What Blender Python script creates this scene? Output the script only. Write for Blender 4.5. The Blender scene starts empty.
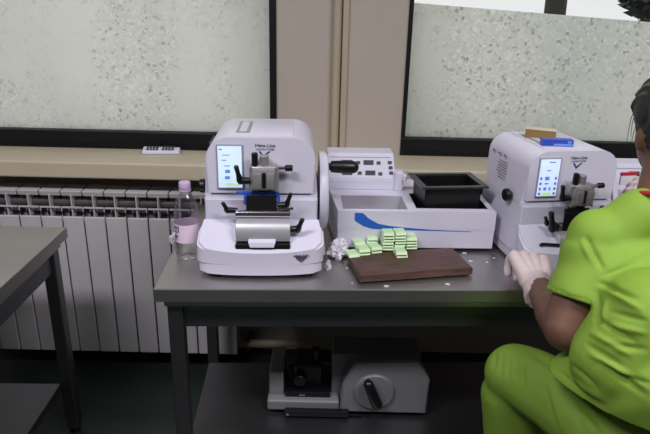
import bpy, bmesh, math, random
from mathutils import Vector, Matrix, noise
PI = math.pi
R = math.radians
sc = bpy.context.scene
col = sc.collection
random.seed(4)

# ------------------------------------------------------------------ camera
CAM = Vector((0, 0, 1.45)); FPX = 600.0; PITCH = R(20); ROLL = .0233
Fv = Vector((0, math.cos(PITCH), -math.sin(PITCH)))
U0 = Vector((0, math.sin(PITCH), math.cos(PITCH))); R0 = Vector((1, 0, 0))
Rv = math.cos(ROLL)*R0 + math.sin(ROLL)*U0
Uv = math.cos(ROLL)*U0 - math.sin(ROLL)*R0
cam_d = bpy.data.cameras.new('camera'); cam = bpy.data.objects.new('camera', cam_d); col.objects.link(cam)
m = Matrix((Rv, Uv, -Fv)).transposed().to_4x4(); m.translation = CAM
cam.matrix_world = m
cam_d.sensor_width = 36; cam_d.lens = FPX*36/650; cam_d.clip_start = .02
sc.camera = cam

def ray(px, py): return Fv + Rv*(px-325)/FPX - Uv*(py-217)/FPX
def PZ(px, py, z): d = ray(px, py); return CAM + d*((z-CAM.z)/d.z)       # point on a horizontal plane
def PY(px, py, y): d = ray(px, py); return CAM + d*(y/d.y)                # point on a vertical plane
def PD(px, py, w): return CAM + ray(px, py)*w

# ------------------------------------------------------------------ materials
def lin(c):
    return tuple(((v/255)/12.92 if v/255 <= .04045 else ((v/255+.055)/1.055)**2.4) for v in c)
def mat(name, rgb, rough=.5, metal=0., var=.06, scale=20., bump=0., bscale=200., spec=.5, emit=0, stretch=None, trans=0., coat=0.):
    m = bpy.data.materials.new(name); m.use_nodes = True
    nt = m.node_tree; N = nt.nodes; L = nt.links; b = N['Principled BSDF']
    c = lin(rgb)
    tc = N.new('ShaderNodeTexCoord'); mp = N.new('ShaderNodeMapping'); L.new(tc.outputs['Object'], mp.inputs[0])
    if stretch: mp.inputs['Scale'].default_value = stretch
    no = N.new('ShaderNodeTexNoise'); no.inputs['Scale'].default_value = scale; no.inputs['Detail'].default_value = 4
    L.new(mp.outputs[0], no.inputs['Vector'])
    rp = N.new('ShaderNodeValToRGB'); L.new(no.outputs[0], rp.inputs[0])
    rp.color_ramp.elements[0].position = .3; rp.color_ramp.elements[1].position = .7
    rp.color_ramp.elements[0].color = (*[v*(1-var) for v in c], 1); rp.color_ramp.elements[1].color = (*[min(1, v*(1+var)) for v in c], 1)
    L.new(rp.outputs[0], b.inputs['Base Color'])
    b.inputs['Roughness'].default_value = rough; b.inputs['Metallic'].default_value = metal
    b.inputs['Specular IOR Level'].default_value = spec
    b.inputs['Coat Weight'].default_value = coat
    if trans: b.inputs['Transmission Weight'].default_value = trans
    if emit:
        L.new(rp.outputs[0], b.inputs['Emission Color']); b.inputs['Emission Strength'].default_value = emit
    if bump:
        n2 = N.new('ShaderNodeTexNoise'); n2.inputs['Scale'].default_value = bscale; L.new(mp.outputs[0], n2.inputs['Vector'])
        bp = N.new('ShaderNodeBump'); bp.inputs['Strength'].default_value = bump; bp.inputs['Distance'].default_value = .002
        L.new(n2.outputs[0], bp.inputs['Height']); L.new(bp.outputs[0], b.inputs['Normal'])
    return m

M = {}
M['wall'] = mat('wall_paint', (178, 169, 158), .75, var=.03, scale=3, bump=.15, bscale=150)
M['wall_dark'] = mat('unseen_wall_darkened', (104, 102, 100), .8, var=.03, scale=3)  # unseen walls, coloured dark to cut the bounced fill light
M['sill'] = mat('sill_paint', (190, 180, 158), .5, var=.05, scale=6)
M['floor'] = mat('floor_vinyl', (34, 44, 41), .5, var=.15, scale=12)
M['ceil'] = mat('ceiling_paint', (215, 212, 205), .8, var=.02)
M['frame'] = mat('window_frame_dark', (14, 17, 20), .5, var=.1, spec=.3)
M['rad'] = mat('radiator_enamel', (196, 194, 196), .35, var=.02)
M['raddark'] = mat('shaded_radiator_core', (72, 70, 70), .6, var=.05)  # core darkened to stand in for shade inside the openings
M['steel'] = mat('brushed_steel', (188, 185, 184), .42, 1., var=.05, scale=3, bump=.03, bscale=90, stretch=(1, 3, 1))
M['steel2'] = mat('dull_steel', (124, 123, 126), .42, 1., var=.05, scale=3)
M['white'] = mat('white_plastic', (212, 210, 226), .38, var=.015, scale=5)
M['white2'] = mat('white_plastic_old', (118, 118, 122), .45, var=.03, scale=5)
M['basin'] = mat('basin_grey', (170, 168, 178), .4, var=.03)
M['black'] = mat('black_plastic', (14, 14, 17), .38, var=.1)
M['blacktray'] = mat('black_coated_metal', (13, 14, 15), .42, var=.1)
M['rim'] = mat('tray_rim_grey', (52, 53, 56), .35, .3, var=.1)  # rim in a lighter grey than the tray body
M['castmetal'] = mat('cast_grey_metal', (158, 155, 156), .4, .45, var=.08, scale=60)
M['chrome'] = mat('polished_metal', (205, 203, 208), .18, 1., var=.03)
M['silver'] = mat('satin_aluminium', (196, 195, 202), .36, .55, var=.04)
M['blue'] = mat('blue_plastic', (52, 88, 196), .35, var=.05)
M['swoosh'] = mat('blue_print', (38, 98, 190), .4, var=.03)
M['purple'] = mat('purple_print', (74, 58, 160), .5)
M['ink'] = mat('dark_print', (62, 60, 72), .6)
M['grey_ink'] = mat('grey_print', (120, 120, 134), .6)
M['screen'] = mat('screen_glow', (196, 216, 244), .3, var=.04, scale=30, emit=.62)
M['icon'] = mat('screen_icon_blue', (96, 140, 225), .3, emit=.35)
M['icon2'] = mat('screen_icon_violet', (120, 110, 205), .3, emit=.35)
M['icon3'] = mat('screen_icon_green', (190, 228, 160), .3, emit=.5)
M['bezel'] = mat('screen_bezel', (150, 152, 168), .3)
M['recess'] = mat('recess_grey', (150, 156, 146), .5)
M['cassette'] = mat('pale_green_plastic', (196, 222, 178), .45, var=.05, scale=40)
M['cassette2'] = mat('mint_green_plastic', (186, 216, 172), .45, var=.05, scale=40)
M['cardboard'] = mat('brown_cardboard', (140, 112, 66), .8, var=.08)
M['cardtop'] = mat('cream_card', (205, 200, 172), .7)
M['bluebox'] = mat('blue_card', (44, 76, 178), .4, var=.2, scale=60)
M['bluelight'] = mat('light_blue_card', (110, 150, 220), .4)
M['skin'] = mat('skin', (114, 81, 66), .5, var=.06, scale=30)
M['hair'] = mat('dark_hair', (22, 17, 16), .45, var=.4, scale=40, stretch=(30, 30, 2))
M['glove'] = mat('white_latex', (214, 196, 196), .5, var=.04, scale=50, bump=.25, bscale=90)
M['shirt'] = mat('lime_cotton', (129, 164, 54), .75, var=.05, scale=10, bump=.1, bscale=400)
M['trouser'] = mat('lime_cotton_trousers', (124, 158, 54), .75, var=.05, scale=10, bump=.1, bscale=400)
M['red'] = mat('red_cloth', (178, 36, 52), .7)
M['tissue'] = mat('white_tissue', (222, 220, 228), .7, var=.03)
M['cap'] = mat('lilac_cap', (196, 172, 206), .4)
M['label'] = mat('pink_label', (236, 214, 232), .5, var=.05)
M['labelink'] = mat('label_print', (72, 76, 120), .5)
M['wax'] = mat('wax_flake', (225, 225, 222), .5)
M['bark'] = mat('tree_bark', (52, 50, 46), .9, var=.3, scale=8)
M['leaf'] = mat('leaf_green', (28, 40, 30), .7, var=.4)
M['shoe'] = mat('white_shoe', (220, 220, 220), .5)
M['ground'] = mat('bright_outside_ground', (232, 232, 226), .9, var=.1, scale=2)  # near white so the ground bounces more light onto the film
M['pipe'] = mat('pipe_paint', (176, 164, 142), .45, var=.03)
M['seatv'] = mat('black_vinyl', (22, 22, 24), .4)

def wood():
    m = mat('dark_stained_wood', (78, 52, 42), .38, var=.6, scale=9, stretch=(1.5, 14, 14), bump=.2, bscale=40)
    return m
M['wood'] = wood()
def film(name, col_, k):
    m = bpy.data.materials.new(name); m.use_nodes = True; nt = m.node_tree; N = nt.nodes; L = nt.links
    N.remove(N['Principled BSDF']); out = N['Material Output']
    tc = N.new('ShaderNodeTexCoord')
    vo = N.new('ShaderNodeTexVoronoi'); vo.inputs['Scale'].default_value = 100; vo.inputs['Randomness'].default_value = 1
    wn = N.new('ShaderNodeTexNoise'); wn.inputs['Scale'].default_value = 70
    vm = N.new('ShaderNodeVectorMath'); vm.operation = 'MULTIPLY_ADD'; L.new(wn.outputs['Color'], vm.inputs[0]); vm.inputs[1].default_value = (.012,)*3
    L.new(tc.outputs['Object'], wn.inputs['Vector']); L.new(tc.outputs['Object'], vm.inputs[2]); L.new(vm.outputs[0], vo.inputs['Vector'])
    sep = N.new('ShaderNodeSeparateColor'); L.new(vo.outputs['Color'], sep.inputs[0])
    rp = N.new('ShaderNodeValToRGB'); L.new(sep.outputs[0], rp.inputs[0])
    e = rp.color_ramp.elements; e[0].position = 0; e[0].color = (.68, .68, .68, 1); e[1].position = .12; e[1].color = (.89, .89, .89, 1)
    a = rp.color_ramp.elements.new(.80); a.color = (.95, .95, .95, 1); a = rp.color_ramp.elements.new(.97); a.color = (1, 1, 1, 1)
    # density of the droplets varies over the pane
    n2 = N.new('ShaderNodeTexNoise'); n2.inputs['Scale'].default_value = 4; n2.inputs['Detail'].default_value = 3
    mp = N.new('ShaderNodeMapping'); mp.inputs['Scale'].default_value = (1, 1, .45); mp.inputs['Location'].default_value = k
    L.new(tc.outputs['Object'], mp.inputs[0]); L.new(mp.outputs[0], n2.inputs['Vector'])
    r2 = N.new('ShaderNodeValToRGB'); L.new(n2.outputs[0], r2.inputs[0]); r2.color_ramp.elements[0].position = .36; r2.color_ramp.elements[1].position = .58
    r2.color_ramp.elements[0].color = (.08,)*3+(1,)
    mx = N.new('ShaderNodeMix'); mx.data_type = 'RGBA'; L.new(r2.outputs[0], mx.inputs[0]); mx.inputs[6].default_value = (.94, .94, .94, 1); L.new(rp.outputs[0], mx.inputs[7])
    # soft wide tones painted in for the dim blurred view outside
    n3 = N.new('ShaderNodeTexNoise'); n3.inputs['Scale'].default_value = 1.6; n3.inputs['Detail'].default_value = 2; L.new(mp.outputs[0], n3.inputs['Vector'])
    r3 = N.new('ShaderNodeValToRGB'); L.new(n3.outputs[0], r3.inputs[0]); r3.color_ramp.elements[0].position = .3; r3.color_ramp.elements[1].position = .7
    c = lin(col_); r3.color_ramp.elements[0].color = (c[0]*.88, c[1]*.89, c[2]*.90, 1); r3.color_ramp.elements[1].color = (*c, 1)
    m2 = N.new('ShaderNodeMix'); m2.data_type = 'RGBA'; m2.blend_type = 'MULTIPLY'; m2.inputs[0].default_value = 1
    L.new(mx.outputs[2], m2.inputs[6]); L.new(r3.outputs[0], m2.inputs[7])
    tr = N.new('ShaderNodeBsdfTranslucent'); L.new(m2.outputs[2], tr.inputs[0])
    tp = N.new('ShaderNodeBsdfTransparent'); L.new(m2.outputs[2], tp.inputs[0])
    s1 = N.new('ShaderNodeMixShader'); s1.inputs[0].default_value = .10; L.new(tr.outputs[0], s1.inputs[1]); L.new(tp.outputs[0], s1.inputs[2])
    L.new(s1.outputs[0], out.inputs[0])
    return m
M['film1'] = film('frosted_droplet_film', (255, 254, 250), (3.1, 0, 1.0))
M['film2'] = film('frosted_droplet_film_grey', (253, 253, 248), (7.7, 0, 2.0))
def clear(name, tint, gl=.06, rough=.02):
    m = bpy.data.materials.new(name); m.use_nodes = True; nt = m.node_tree; N = nt.nodes; L = nt.links
    N.remove(N['Principled BSDF']); out = N['Material Output']
    tp = N.new('ShaderNodeBsdfTransparent'); tp.inputs[0].default_value = (*tint, 1)
    gs = N.new('ShaderNodeBsdfGlossy'); gs.inputs['Roughness'].default_value = rough
    lw = N.new('ShaderNodeLayerWeight'); lw.inputs[0].default_value = .35
    mt = N.new('ShaderNodeMath'); mt.operation = 'MULTIPLY_ADD'; L.new(lw.outputs['Facing'], mt.inputs[0]); mt.inputs[1].default_value = gl*4; mt.inputs[2].default_value = gl
    s = N.new('ShaderNodeMixShader'); L.new(mt.outputs[0], s.inputs[0]); L.new(tp.outputs[0], s.inputs[1]); L.new(gs.outputs[0], s.inputs[2])
    L.new(s.outputs[0], out.inputs[0]); return m
M['glass'] = clear('window_glass', (.97, .975, .97), .03)
M['pet'] = clear('clear_bottle_plastic', (.93, .92, .96), .12, .12)

# ------------------------------------------------------------------ mesh helpers
def BM(): return bmesh.new()
def link(name, bm, m, parent=None, smooth=False, auto=None):
    me = bpy.data.meshes.new(name); bmesh.ops.recalc_face_normals(bm, faces=bm.faces); bm.to_mesh(me); bm.free()
    o = bpy.data.objects.new(name, me); col.objects.link(o)
    for mm in (m if isinstance(m, (list, tuple)) else [m]): me.materials.append(mm)
    if smooth:
        for p in me.polygons: p.use_smooth = True
        if auto is not None:
            me.set_sharp_from_angle(angle=R(auto))
    if parent: o.parent = parent
    return o
def tag(o, label=None, cat=None, group=None, kind=None):
    if label: o['label'] = label
    if cat: o['category'] = cat
    if group: o['group'] = group
    if kind: o['kind'] = kind
    return o
def empty(name, loc, rz=0, label=None, cat=None, group=None):
    o = bpy.data.objects.new(name, None); col.objects.link(o); o.location = loc; o.rotation_euler = (0, 0, rz); o.empty_display_size = .05
    return tag(o, label, cat, group)
def copy_tree(o, parent=None):
    c = o.copy(); col.objects.link(c)
    if parent: c.parent = parent
    for ch in list(o.children): copy_tree(ch, c)
    return c
def bev(bm, geom_verts, w, seg=2):
    if w <= 0: return
    vs = set(geom_verts)
    es = [e for e in bm.edges if e.verts[0] in vs and e.verts[1] in vs]
    bmesh.ops.bevel(bm, geom=es, offset=w, segments=seg, affect='EDGES', profile=.5, clamp_overlap=True)
def box(bm, x0, x1, y0, y1, z0, z1, b=0, seg=2, mi=0, mtx=None):
    r = bmesh.ops.create_cube(bm, size=1)['verts']
    for v in r:
        v.co = Vector(((x0+x1)/2+v.co.x*(x1-x0), (y0+y1)/2+v.co.y*(y1-y0), (z0+z1)/2+v.co.z*(z1-z0)))
        if mtx: v.co = mtx @ v.co
    if mi:
        for f in {f for v in r for f in v.link_faces}: f.material_index = mi
    bev(bm, r, b, seg)
def hull8(bm, pts, b=0, seg=2, mi=0):
    """pts: 4 bottom corners then 4 top corners, same winding"""
    vs = [bm.verts.new(p) for p in pts]
    fs = [bm.faces.new([vs[i] for i in q]) for q in ((0, 1, 2, 3), (7, 6, 5, 4), (0, 4, 5, 1), (1, 5, 6, 2), (2, 6, 7, 3), (3, 7, 4, 0))]
    for f in fs: f.material_index = mi
    bev(bm, vs, b, seg)
def prism(bm, poly, v, b=0, seg=2, mi=0):
    """poly: list of Vector, extruded by v"""
    a = [bm.verts.new(p) for p in poly]; c = [bm.verts.new(Vector(p)+Vector(v)) for p in poly]
    n = len(poly); fs = [bm.faces.new(a), bm.faces.new(c[::-1])]
    for i in range(n): fs.append(bm.faces.new((a[i], c[i], c[(i+1) % n], a[(i+1) % n])))
    for f in fs: f.material_index = mi
    if b:
        es = set(e for f in fs[:2] for e in f.edges)
        bmesh.ops.bevel(bm, geom=list(es), offset=b, segments=seg, affect='EDGES', clamp_overlap=True)
def frame_of(d):
    d = d.normalized(); a = Vector((0, 0, 1)) if abs(d.z) < .9 else Vector((1, 0, 0))
    x = d.cross(a).normalized(); y = d.cross(x).normalized(); return x, y
def tube(bm, pts, rs, n=14, cap=True, mi=0, sq=1.):
    pts = [Vector(p) for p in pts]
    if not isinstance(rs, (list, tuple)): rs = [rs]*len(pts)
    rings = []; x = None
    for i, p in enumerate(pts):
        if i == 0: d = pts[1]-pts[0]
        elif i == len(pts)-1: d = pts[-1]-pts[-2]
        else:
            d = (pts[i+1]-pts[i]).normalized()+(pts[i]-pts[i-1]).normalized()
        d.normalize()
        if x is None: x, y = frame_of(d)
        else:
            x = (x - d*x.dot(d)).normalized(); y = d.cross(x).normalized()
        rings.append([bm.verts.new(p+(x*math.cos(2*PI*k/n)+y*math.sin(2*PI*k/n)*sq)*rs[i]) for k in range(n)])
    fs = []
    for a, c in zip(rings, rings[1:]):
        for k in range(n): fs.append(bm.faces.new((a[k], a[(k+1) % n], c[(k+1) % n], c[k])))
    if cap: fs += [bm.faces.new(rings[0][::-1]), bm.faces.new(rings[-1])]
    for f in fs: f.material_index = mi
def cyl(bm, p0, p1, r, n=24, b=0, mi=0, r2=None):
    p0 = Vector(p0); p1 = Vector(p1); r2 = r if r2 is None else r2
    if b:
        d = (p1-p0).normalized()
        tube(bm, [p0, p0+d*1e-5, p0+d*b, p1-d*b, p1-d*1e-5, p1], [max(r-b, 1e-4)*.98, r-b, r, r2, r2-b, (r2-b)*.98], n, mi=mi)
    else: tube(bm, [p0, p1], [r, r2], n, mi=mi)
def lathe(bm, prof, n=32, c=(0, 0, 0)):
    rings = []
    for r, z in prof: rings.append([bm.verts.new((c[0]+r*math.cos(2*PI*k/n), c[1]+r*math.sin(2*PI*k/n), c[2]+z)) for k in range(n)])
    for a, d in zip(rings, rings[1:]):
        for k in range(n): bm.faces.new((a[k], a[(k+1) % n], d[(k+1) % n], d[k]))
    bm.faces.new(rings[0][::-1]); bm.faces.new(rings[-1])
def ell(bm, c, r, seg=20, rot=None):
    v = bmesh.ops.create_uvsphere(bm, u_segments=seg, v_segments=seg//2+2, radius=1)['verts']
    for q in v:
        p = Vector((q.co.x*r[0], q.co.y*r[1], q.co.z*r[2]))
        if rot: p = rot @ p
        q.co = Vector(c)+p
def cap(bm, p0, r0, p1, r1, n=16, flat=False):
    p0 = Vector(p0); p1 = Vector(p1); d = (p1-p0).normalized()
    if flat: tube(bm, [p0, p1], [r0, r1], n); return
    pts = []; rs = []
    for k in range(6): a = PI/2*(1-k/6); pts.append(p0-d*math.sin(a)*r0); rs.append(max(math.cos(a)*r0, 1e-4))
    for k in range(6): a = PI/2*((k+.001)/5); pts.append(p1+d*math.sin(a)*r1); rs.append(max(math.cos(a)*r1, 1e-4))
    tube(bm, pts, rs, n)
def remesh(name, bm, m, parent, vox, smooth=4, disp=None):
    me = bpy.data.meshes.new('tmp'); bmesh.ops.recalc_face_normals(bm, faces=bm.faces); bm.to_mesh(me); bm.free()
    t = bpy.data.objects.new('tmp', me); col.objects.link(t)
    r = t.modifiers.new('r', 'REMESH'); r.mode = 'VOXEL'; r.voxel_size = vox
    if smooth:
        s = t.modifiers.new('s', 'SMOOTH'); s.iterations = smooth; s.factor = .5
    dg = bpy.context.evaluated_depsgraph_get(); me2 = bpy.data.meshes.new_from_object(t.evaluated_get(dg))
    bpy.data.objects.remove(t); bpy.data.meshes.remove(me)
    me2.name = name
    if disp:
        ns = [v.normal.copy() for v in me2.vertices]
        for v, nn in zip(me2.vertices, ns): v.co = v.co + nn*disp(v.co, nn)
    me2.materials.clear(); me2.materials.append(m)
    for p in me2.polygons: p.use_smooth = True
    o = bpy.data.objects.new(name, me2); col.objects.link(o)
    if parent: o.parent = parent
    return o
def text(name, s, size, loc, m, parent, rot=(PI/2, 0, 0), bold=0, sx=1):
    cu = bpy.data.curves.new(name, 'FONT'); cu.body = s; cu.size = size; cu.align_x = 'CENTER'; cu.align_y = 'CENTER'; cu.extrude = .0002; cu.offset = bold
    t_ = bpy.data.objects.new('tmp', cu); col.objects.link(t_)
    me = bpy.data.meshes.new_from_object(t_.evaluated_get(bpy.context.evaluated_depsgraph_get())); bpy.data.objects.remove(t_)
    me.name = name; me.materials.clear(); me.materials.append(m)
    o = bpy.data.objects.new(name, me); col.objects.link(o); o.location = loc; o.rotation_euler = rot; o.scale = (sx, 1, 1)
    if parent: o.parent = parent
    return o
def struct(name, bm, m, label=None, parent=None):
    o = link(name, bm, m, parent)
    if not parent: o['kind'] = 'structure'
    if label: o['label'] = label
    return o

# ------------------------------------------------------------------ room
WY = 2.28; X0, X1, YB, H = -2.5, 2.5, -2.4, 2.8
bm = BM(); box(bm, X0, X1, YB, WY+.25, -.1, 0); struct('floor', bm, M['floor'], 'dark green vinyl floor')
bm = BM(); box(bm, X0, X1, YB, WY+.25, H, H+.1); struct('ceiling', bm, M['ceil'])
bm = BM(); box(bm, X0-.1, X0, YB, WY+.25, 0, H); struct('wall_left', bm, M['wall_dark'])
bm = BM(); box(bm, X1, X1+.1, YB, WY+.25, 0, H); struct('wall_right', bm, M['wall_dark'])
bm = BM(); box(bm, X0, X1, YB-.1, YB, 0, H); struct('wall_front', bm, M['wall_dark'])
WL0, WL1, WR0, WR1, WZ0, WZ1 = -2.1, -.193, .285, 2.15, .885, 2.3
bm = BM()
for a in ((X0, X1, 0, WZ0), (X0, X1, WZ1, H), (X0, WL0, WZ0, WZ1), (WL1, WR0, WZ0, WZ1), (WR1, X1, WZ0, WZ1)):
    box(bm, a[0], a[1], WY, WY+.25, a[2], a[3])
struct('wall_back', bm, M['wall'], 'beige painted wall with two windows')
bm = BM(); box(bm, X0, X1, 2.06, WY, .825, .885, .006); struct('trim_1', bm, M['sill'], 'cream window sill shelf running along the wall')

def window(name, x0, x1, film_m, ztopL, ztopR, side, label):
    yg = WY+.02
    root = empty(name, ((x0+x1)/2, yg, WZ0)); root['kind'] = 'structure'; root['label'] = label
    ox, oy, oz = root.location
    def loc(o): o.location = (-ox, -oy, -oz); return o
    bm = BM()
    w = side
    box(bm, x0, x1, yg-.03, yg+.04, WZ0, WZ0+.068, .003)
    box(bm, x0, x1, yg-.03, yg+.04, WZ1-.05, WZ1, .003)
    box(bm, x0, x0+w, yg-.03, yg+.04, WZ0+.068, WZ1-.05, .002)
    box(bm, x1-w, x1, yg-.03, yg+.04, WZ0+.068, WZ1-.05, .002)
    # the thin raised bead along the bottom rail
    box(bm, x0+w, x1-w, yg-.034, yg-.03, WZ0+.012, WZ0+.018)
    loc(link('window_frame', bm, M['frame'], root))
    bm = BM(); box(bm, x0+w, x1-w, yg+.008, yg+.012, WZ0+.068, WZ1-.05); loc(link('pane', bm, M['glass'], root))
    bm = BM(); prism(bm, [Vector((x0+w, yg+.004, WZ0+.068)), Vector((x1-w, yg+.004, WZ0+.068)), Vector((x1-w, yg+.004, ztopR)), Vector((x0+w, yg+.004, ztopL))], (0, .0008, 0))
    f = loc(link('frosted_film', bm, film_m, root)); f['label'] = 'frosted droplet-patterned film'
window('window_1', WL0, WL1, M['film1'], WZ1-.05, WZ1-.05, .025, 'left window with a dark frame and frosted glass')
window('window_2', WR0, WR1, M['film2'], 1.443, 1.342, .015, 'right window frosted up to a clear strip')

# painted pipe run between the windows
root = empty('wall_pipe', (.028, WY-.016, .885), 0, 'cream painted vertical pipe on the wall between the two windows', 'pipe')
bm = BM(); cyl(bm, (0, 0, 0), (0, 0, H-.885), .015, 20); link('pipe', bm, M['pipe'], root, True, 40)
bm = BM(); box(bm, .02, .042, .004, .016, 0, H-.885, .002); link('cable_cover', bm, M['pipe'], root)
for z in (.9, 1.7):
    bm = BM(); cyl(bm, (0, 0, z), (0, 0, z+.016), .0175, 20); box(bm, -.02, .02, .01, .016, z, z+.016); link('bracket', bm, M['pipe'], root, True, 40)

# heating pipe low on the wall under the table
root = empty('heating_pipe', (-.26, 2.2, .065), 0, 'dull cream heating pipe low on the wall under the steel table', 'pipe')
bm = BM(); tube(bm, [(-.24, 0, 0), (.15, 0, .012), (.18, 0, .008), (.205, 0, -.012), (.21, 0, -.064)], .017, 16); link('pipe', bm, M['pipe'], root, True)
bm = BM(); box(bm, -.06, -.04, -.01, .08, -.022, .022, .003); link('bracket', bm, M['steel2'], root)

# ------------------------------------------------------------------ outside
bm = BM(); box(bm, -9, 9, WY+.26, 16, -1.2, -1.0); struct('ground', bm, M['ground'], 'pale ground outside the windows, lightened to bounce light')
def tree(px, w, Y, label, crown):
    p = PY(px, 4, Y); root = empty('tree', (p.x, Y, -1.0), 0, label, 'tree', 'trees outside the right window')
    bm = BM(); tube(bm, [(0, 0, 0), (.03, 0, 1), (0, .03, 2.2), (-.05, 0, 3.6), (.1, 0, 5)], [w*1.25, w*1.05, w, w*.9, w*.5], 14)
    link('trunk', bm, M['bark'], root, True)
    bm = BM(); rnd = random.Random(int(px))
    for c, r, n in crown:
        c = Vector(c)
        for k in range(n):
            d = Vector((rnd.gauss(0, 1), rnd.gauss(0, 1), rnd.gauss(0, 1))).normalized()*r*rnd.random()**.45
            q = c-Vector((p.x, Y, -1.0))+d
            a = Vector((rnd.uniform(-1, 1), rnd.uniform(-1, 1), rnd.uniform(-1, 1))).normalized(); x, y = frame_of(a)
            s = rnd.uniform(.02, .045)
            bm.faces.new([bm.verts.new(q+x*s*1.5), bm.verts.new(q+y*s*.6), bm.verts.new(q-x*s*1.5), bm.verts.new(q-y*s*.6)])
    link('foliage', bm, M['leaf'], root)
tree(557.5, .118, 7.0, 'dark tree trunk seen through the clear top of the window', [((2.2, 7.0, 3.3), .9, 900), ((2.15, 6.8, 1.95), .35, 60)])
q = PY(655, 3, 3.6)
tree(700, .06, 3.75, 'dark leafy tree crown at the top right corner behind the window', [((q.x+.05, 3.6, q.z+.08), .22, 1300), ((q.x+.3, 3.7, q.z+.3), .4, 1500)])

# ------------------------------------------------------------------ radiator
def rad_section(bm, x):
    w = .0375
    box(bm, x-w, x+w, 0, .012, 0, .578, .004)                     # front panel
    # curved top cap
    hull8(bm, [(x-w, .012, .655), (x+w, .012, .655), (x+w, .082, .668), (x-w, .082, .668), (x-w, .006, .676), (x+w, .006, .676), (x+w, .08, .682), (x-w, .08, .682)], .003)
    box(bm, x-.0015, x+.0025, .004, .078, .575, .66, 0)            # centre fin
    box(bm, x-w, x+w, .0, .010, .612, .616)                        # thin front bar
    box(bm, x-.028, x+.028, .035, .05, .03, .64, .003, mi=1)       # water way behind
    box(bm, x-w, x+w, .07, .078, .02, .655, 0)
rroot = empty('radiator', (-.9, 2.085, .09), 0, 'white ribbed aluminium radiator on the wall below the left window', 'radiator')
xs = [-.857+.0798*k for k in range(-6, 7)]
for x in xs:
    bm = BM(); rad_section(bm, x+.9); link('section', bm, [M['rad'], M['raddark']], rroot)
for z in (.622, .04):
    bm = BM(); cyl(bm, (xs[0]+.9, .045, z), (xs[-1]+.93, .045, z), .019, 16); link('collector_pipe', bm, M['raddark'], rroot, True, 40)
bm = BM(); cyl(bm, (xs[-1]+.93, .045, .622), (xs[-1]+.975, .045, .622), .012, 16); cyl(bm, (xs[-1]+.975, .045, .622), (xs[-1]+1.03, .045, .622), .02, 20, .003)
link('valve', bm, M['white'], rroot, True, 40)
for x in (-.45, .25):
    bm = BM(); box(bm, x-.01, x+.01, .078, .188, .1, .57); link('bracket', bm, M['rad'], rroot)

# ------------------------------------------------------------------ tables
PHI = R(2.6)
def leg_at(bm, x, y, z1, s=.02): box(bm, x-s, x+s, y-s, y+s, .02, z1, .003)
TW, TD = 1.75, .66
t = empty('steel_table', (-.431, 1.361, 0), PHI, 'long stainless steel worktable carrying the laboratory machines', 'table')
bm = BM(); box(bm, 0, TW, 0, TD, .712, .75, .003); box(bm, .02, TW-.02, .02, TD-.02, .69, .712)
tt = link('tabletop', bm, M['steel'], t)
bm = BM(); box(bm, .03, TW-.03, .045, .06, .615, .712, .002); box(bm, .03, TW-.03, TD-.06, TD-.045, .615, .712, .002)
box(bm, .03, .045, .06, TD-.06, .615, .712, .002); box(bm, TW-.045, TW-.03, .06, TD-.06, .615, .712, .002)
ap = link('apron', bm, M['steel2'], t)
n = text('stamped_lettering', 'LABORATOR', .016, (.125, .0445, .672), M['castmetal'], ap, sx=.95); n['label'] = 'faint stamped lettering'
for x, y in ((.045, .045), (TW-.045, .045), (.045, TD-.045), (TW-.045, TD-.045)):
    bm = BM(); leg_at(bm, x, y, .70); l = link('leg', bm, M['steel2'], t)
    bm = BM(); cyl(bm, (x, y, 0), (x, y, .022), .018, 16, .002); link('foot', bm, M['black'], l, True, 40)
bm = BM(); box(bm, .05, TW-.05, .07, .47, .19, .22, .003); link('lower_shelf', bm, M['steel2'], t)

# table on the left
c = PZ(67, 227, .75)
t2 = empty('steel_table', (c.x, c.y, 0), R(1.0), 'stainless steel side table cut off by the left edge of the photograph', 'table')
W2, D2 = 1.05, 1.25
bm = BM(); box(bm, -W2, 0, -D2, 0, .715, .75, .003); box(bm, -W2+.02, -.02, -D2+.02, -.02, .69, .715); link('tabletop', bm, M['steel'], t2)
bm = BM()
box(bm, -W2+.03, -.03, -.05, -.035, .62, .715, .002); box(bm, -.05, -.035, -D2+.05, -.05, .62, .715, .002)
box(bm, -W2+.03, -.03, -D2+.035, -D2+.05, .62, .715, .002); box(bm, -W2+.035, -W2+.05, -D2+.05, -.05, .62, .715, .002); link('apron', bm, M['steel2'], t2)
for x in (-.045, -W2+.045):
    for y in (-.045, -D2+.045):
        bm = BM(); leg_at(bm, x, y, .70); l = link('leg', bm, M['steel2'], t2)
        bm = BM(); cyl(bm, (x, y, 0), (x, y, .022), .018, 16, .002); link('foot', bm, M['black'], l, True, 40)
bm = BM(); box(bm, -W2+.06, -.06, -D2+.05, -.07, .18, .21, .003); link('lower_shelf', bm, M['steel2'], t2)

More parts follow.
